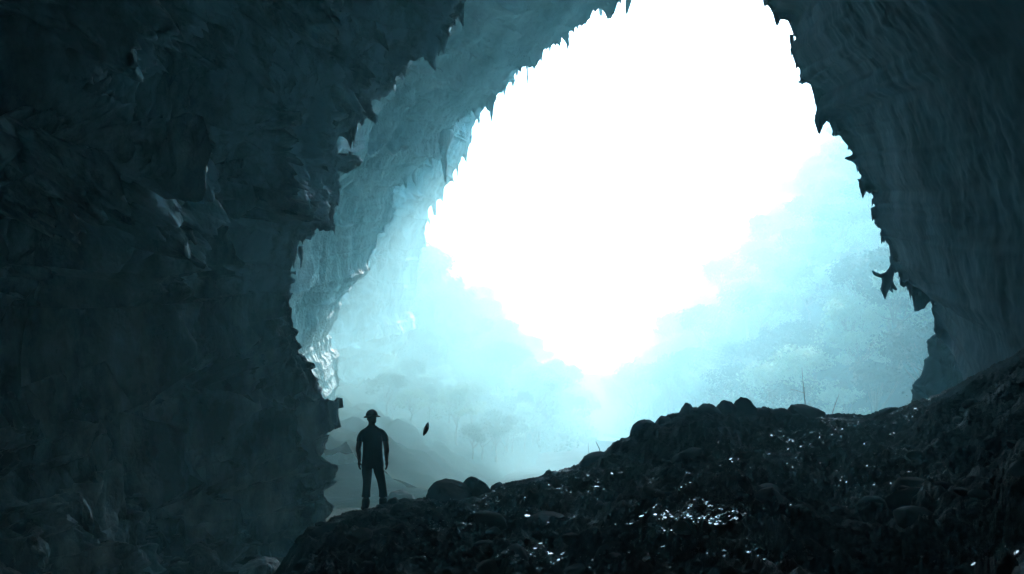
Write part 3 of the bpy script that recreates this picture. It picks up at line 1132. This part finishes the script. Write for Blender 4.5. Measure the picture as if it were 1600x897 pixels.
# body (torso, head, arms, legs, hands): +y is away from the camera, he faces away, head turned to the right
def loft(nodes, seg=28, sub=5):
    """closed surface through horizontal ellipses (centre, half width, half depth)"""
    c = np.array([[*n[0], n[1], n[2]] for n in nodes])
    if len(c) > 2:
        E = np.vstack([2 * c[0] - c[1], c, 2 * c[-1] - c[-2]])
        out = []
        for k in range(1, len(E) - 2):
            for q in range(sub):
                t = q / sub
                p0, p1, p2, p3 = E[k - 1:k + 3]
                out.append(.5 * (2 * p1 + (p2 - p0) * t + (2 * p0 - 5 * p1 + 4 * p2 - p3) * t * t + (-p0 + 3 * p1 - 3 * p2 + p3) * t ** 3))
        out.append(c[-1]); c = np.array(out)
    V, Fc = [], []
    for q in c:
        for j in range(seg):
            a = 2 * math.pi * j / seg
            V.append((q[0] + q[3] * math.cos(a), q[1] + q[4] * math.sin(a), q[2]))
    for i_ in range(len(c) - 1):
        for j in range(seg):
            Fc.append((i_ * seg + j, i_ * seg + (j + 1) % seg, (i_ + 1) * seg + (j + 1) % seg, (i_ + 1) * seg + j))
    Fc.append(tuple(range(seg))[::-1]); Fc.append(tuple((len(c) - 1) * seg + j for j in range(seg)))
    me = bpy.data.meshes.new('loft'); me.from_pydata(V, [], Fc)
    return me


parts_ = [
    loft([(m(580, 732), .13, .09), (m(580, 727), .16, .10), (m(580, 706), .15, .10), (m(580, 690), .165, .115), (m(579.5, 679), .17, .10), (m(578.5, 672), .09, .07), (m(578, 668), .06, .058), (m(577.7, 660, .01), .056, .058)]),
    loft([(m(567.5, 675), .035, .04), (m(564.5, 680), .056, .056), (m(560.8, 690), .052, .054), (m(558.4, 705, -.01), .047, .046), (m(559.2, 712, .01), .043, .045), (m(559.8, 724, .03), .026, .032)], 20),
    loft([(m(591.5, 675), .035, .04), (m(594.5, 680), .056, .056), (m(598.8, 690), .052, .054), (m(602.0, 706, -.02), .047, .046), (m(601.4, 712, .01), .043, .045), (m(601.6, 724, .03), .026, .032)], 20),
    loft([(m(572.5, 728), .07, .08), (m(571.8, 738), .082, .09), (m(572.3, 753, .01), .062, .066), (m(572, 768, -.01), .056, .062), (m(571.8, 786), .042, .05), (m(571.6, 794), .045, .06)], 20),
    loft([(m(587.5, 728), .07, .08), (m(589.8, 738), .082, .09), (m(593.7, 753, .01), .062, .066), (m(596.7, 768, -.01), .056, .062), (m(597.6, 784), .042, .05), (m(597.8, 792), .045, .06)], 20)]
hc = m(577.6, 657.5, .015)
parts_.append(ellipsoid(hc, (.078, .098, .115)))
parts_.append(ellipsoid(hc + Vector((.022, .045, -.06)), (.055, .06, .055)))     # jaw, turned right
parts_.append(ellipsoid(hc + Vector((.055, .10, -.02)), (.016, .022, .022)))      # nose
parts_.append(ellipsoid(hc + Vector((-.074, -.01, -.015)), (.012, .02, .033)))     # ears
parts_.append(ellipsoid(hc + Vector((.07, -.03, -.015)), (.012, .02, .033)))
parts_.append(ellipsoid(hc + Vector((.04, .095, -.055)), (.022, .012, .008)))      # lips
for sgn, wx, wy in ((-1, 559.5, 723), (1, 602, 723)):      # hands with five fingers, loosely curled
    w0 = m(wx, wy, .03)
    parts_.append(ellipsoid(w0 + Vector((0, .015, -.045)), (.028, .046, .056)))
    for k, ln in enumerate((.072, .082, .076, .06)):
        yo = .055 - .028 * k
        s0 = w0 + Vector((0, yo, -.085))
        inn = -sgn
        fs = [(s0 + Vector((0, 0, .02)), .0135), (s0 + Vector((0, .004, -ln * .4)), .0125), (s0 + Vector((inn * .012, .008, -ln * .75)), .0112), (s0 + Vector((inn * .03, .008, -ln * .98)), .009)]
        parts_.append(skin_mesh(fs, [(0, 1), (1, 2), (2, 3)], 1))
    fs = [(w0 + Vector((0, .035, -.03)), .013), (w0 + Vector((-sgn * .02, .062, -.062)), .011), (w0 + Vector((-sgn * .03, .068, -.092)), .0085)]
    parts_.append(skin_mesh(fs, [(0, 1), (1, 2)], 1))
body = merge('body', parts_, M_skin, man, .0065)

# T-shirt with loose hem and short sleeves, cropped trousers with flared cuffs
merge('t_shirt', [loft([(m(580.6, 733.5), .198, .135), (m(580.6, 726), .193, .132), (m(580.2, 708), .172, .12), (m(579.8, 692), .176, .128), (m(579.6, 682), .186, .12), (m(579.2, 676.5), .172, .10), (m(578.6, 672.5), .11, .08), (m(578.2, 669.5), .074, .068)]),
      loft([(m(569.5, 674), .03, .04), (m(566.5, 678), .066, .064), (m(562, 685), .064, .064), (m(560.0, 693.5), .060, .062)], 20),
      loft([(m(589.7, 674), .03, .04), (m(592.6, 678), .066, .064), (m(597.4, 685), .064, .064), (m(599.8, 693.5), .060, .062)], 20)], M_shirt, man, .009)
merge('trousers', [loft([(m(580.5, 721), .17, .12), (m(580.5, 729), .178, .125), (m(580.5, 734.5), .165, .11)]),
      loft([(m(572.5, 727), .08, .1), (m(572.2, 739), .092, .1), (m(572.6, 753, .01), .075, .085), (m(572, 768), .070, .078), (m(571.6, 778), .077, .084)], 20),
      loft([(m(588.5, 727), .08, .1), (m(590.5, 739), .092, .1), (m(594.2, 753, .01), .077, .085), (m(597.2, 768), .071, .078), (m(598, 777.5), .078, .084)], 20)], M_trou, man, .009)
merge('belt', [ellipsoid(m(580.5, 723.5), (.182, .13, .024))], M_boot, man)
for sgn, ax_, ay in ((-1, 571.8, 780), (1, 597.4, 779)):
    base = m(ax_ + sgn * .6, 796.5 if sgn < 0 else 794)
    bt = skin_mesh([(m(ax_, ay - 3), (.078, .08)), (m(ax_ + sgn * .3, ay + 7), (.074, .078)), (base + Vector((0, -.02, .045)), (.078, .07)), (base + Vector((sgn * .045, .08, .035)), (.066, .045)), (base + Vector((sgn * .08, .17, .03)), (.052, .035))],
                   [(0, 1), (1, 2), (2, 3), (3, 4)])
    bo = merge('boot', [bt], M_boot, man, .01)
    pass

# hard hat: dome, brim, ridge
bm = bmesh.new()
bmesh.ops.create_uvsphere(bm, u_segments=32, v_segments=20, radius=1)
bmesh.ops.delete(bm, geom=[v for v in bm.verts if v.co.z < -.05], context='VERTS')
for v in bm.verts:
    v.co = Vector((v.co.x * .098, v.co.y * .122, v.co.z * .112))
me = bpy.data.meshes.new('hat'); bm.to_mesh(me); bm.free()
hat = bpy.data.objects.new('hard_hat', me); COL.objects.link(hat); me.materials.append(M_hat)
for p in me.polygons: p.use_smooth = True
sd_ = hat.modifiers.new('s', 'SOLIDIFY'); sd_.thickness = .006
hat.parent = man
hat.location = hc + Vector((0, 0, .035)); hat.rotation_euler = (math.radians(2), math.radians(-2), math.radians(-28))
V, Fc = [], []
for i in range(40):
    a = 2 * math.pi * i / 40
    wf = 1.36 + .14 * max(0, math.sin(a)) ** 2
    for (k, z) in ((.97, .004), (wf * .98, -.016), (wf, -.026), (wf * .98, -.034), (.97, -.014)):
        V.append((math.cos(a) * .098 * k * (1 if k < 1 else .98), math.sin(a) * .122 * k, z))
for i in range(40):
    for j in range(5):
        Fc.append((i * 5 + j, ((i + 1) % 40) * 5 + j, ((i + 1) % 40) * 5 + (j + 1) % 5, i * 5 + (j + 1) % 5))
brim = mesh_obj('brim', V, Fc, M_hat, hat)

# ------------------------------------------------------------------ haze
bm = bmesh.new()
bmesh.ops.create_cube(bm, size=1)
me = bpy.data.meshes.new('haze'); bm.to_mesh(me); bm.free()
hz = bpy.data.objects.new('haze', me); COL.objects.link(hz)
hz.scale = (1300, 700, 150); hz.location = (0, 300, FLOOR - 4 - 3 + 75)
mt = bpy.data.materials.new('haze_air'); mt.use_nodes = True
nt = mt.node_tree
for n_ in list(nt.nodes): nt.nodes.remove(n_)
out = nt.nodes.new('ShaderNodeOutputMaterial')
pv = nt.nodes.new('ShaderNodeVolumePrincipled')
pv.inputs['Color'].default_value = (.41, .81, .88, 1)
pv.inputs['Density'].default_value = .0055
pv.inputs['Absorption Color'].default_value = (.08, .08, .08, 1)
pv.inputs['Anisotropy'].default_value = .35
nt.links.new(pv.outputs[0], out.inputs['Volume'])
me.materials.append(mt)
tag(hz, 'teal mist filling the cave and the valley', kind='stuff')

# banks of mist: one drifting in the light behind the man, one filling the valley bottom
def mist(name, loc, rad, dens, label, col=(.60, .86, .88)):
    bm = bmesh.new(); bmesh.ops.create_icosphere(bm, subdivisions=4, radius=1)
    me = bpy.data.meshes.new(name); bm.to_mesh(me); bm.free()
    o = bpy.data.objects.new(name, me); COL.objects.link(o)
    o.location = loc; o.scale = rad
    mt = bpy.data.materials.new('mist_air'); mt.use_nodes = True
    nt = mt.node_tree; L = nt.links.new
    for n_ in list(nt.nodes): nt.nodes.remove(n_)
    out = nt.nodes.new('ShaderNodeOutputMaterial')
    pv = nt.nodes.new('ShaderNodeVolumePrincipled')
    pv.inputs['Color'].default_value = (*col, 1)
    pv.inputs['Anisotropy'].default_value = .35
    tc = nt.nodes.new('ShaderNodeTexCoord')
    ln = N(nt, 'ShaderNodeVectorMath', operation='LENGTH'); L(tc.outputs['Object'], ln.inputs[0])
    mr = N(nt, 'ShaderNodeMapRange', interpolation_type='SMOOTHSTEP'); L(ln.outputs['Value'], mr.inputs[0])
    mr.inputs[1].default_value = 1.0; mr.inputs[2].default_value = .25; mr.inputs[3].default_value = 0; mr.inputs[4].default_value = dens
    no = N(nt, 'ShaderNodeTexNoise', Scale=2.2, Detail=3.0); L(tc.outputs['Object'], no.inputs['Vector'])
    m2 = N(nt, 'ShaderNodeMapRange'); L(no.outputs[0], m2.inputs[0])
    m2.inputs[1].default_value = .35; m2.inputs[2].default_value = .65; m2.inputs[3].default_value = .35; m2.inputs[4].default_value = 1.4
    mu = N(nt, 'ShaderNodeMath', operation='MULTIPLY'); L(mr.outputs[0], mu.inputs[0]); L(m2.outputs[0], mu.inputs[1])
    L(mu.outputs[0], pv.inputs['Density']); L(pv.outputs[0], out.inputs['Volume'])
    me.materials.append(mt)
    return tag(o, label, kind='stuff')


mist('mist', (-4.0, 55, 3.5), (16, 22, 19), .036, 'bright drifting mist in the light behind the man', (.50, .85, .885))
mist('mist', (24, 160, 8), (80, 80, 42), .0065, 'pale mist lying in the valley between the slopes', (.74, .89, .89))

# ------------------------------------------------------------------ light
SUN_EL, SUN_AZ = math.radians(41), math.radians(27)   # azimuth to the right of the view direction
w = bpy.data.worlds.new('World'); S.world = w; w.use_nodes = True
nt = w.node_tree
bg = nt.nodes['Background']
sky = nt.nodes.new('ShaderNodeTexSky')
sky.sky_type = 'NISHITA'; sky.sun_disc = False
sky.sun_elevation = SUN_EL; sky.sun_rotation = SUN_AZ
sky.dust_density = .5; sky.ozone_density = 1.4
nt.links.new(sky.outputs[0], bg.inputs[0]); bg.inputs[1].default_value = .14
sl = bpy.data.lights.new('sun', 'SUN'); sl.energy = 2.1; sl.angle = math.radians(.5); sl.color = (1, .99, .97)
so = bpy.data.objects.new('sun', sl); COL.objects.link(so)
d = Vector((math.sin(SUN_AZ) * math.cos(SUN_EL), math.cos(SUN_AZ) * math.cos(SUN_EL), math.sin(SUN_EL)))
so.rotation_euler = d.to_track_quat('Z', 'Y').to_euler()

S.view_settings.view_transform = 'Standard'
S.view_settings.look = 'None'
S.view_settings.gamma = 1
S.view_settings.exposure = 3.85
S.render.engine = 'CYCLES'
cy = S.cycles
cy.use_denoising = True
cy.max_bounces = 6
cy.volume_bounces = 4
cy.diffuse_bounces = 3
cy.glossy_bounces = 3
cy.transmission_bounces = 2
cy.volume_step_rate = 4
cy.volume_max_steps = 128
cy.caustics_reflective = False
cy.caustics_refractive = False
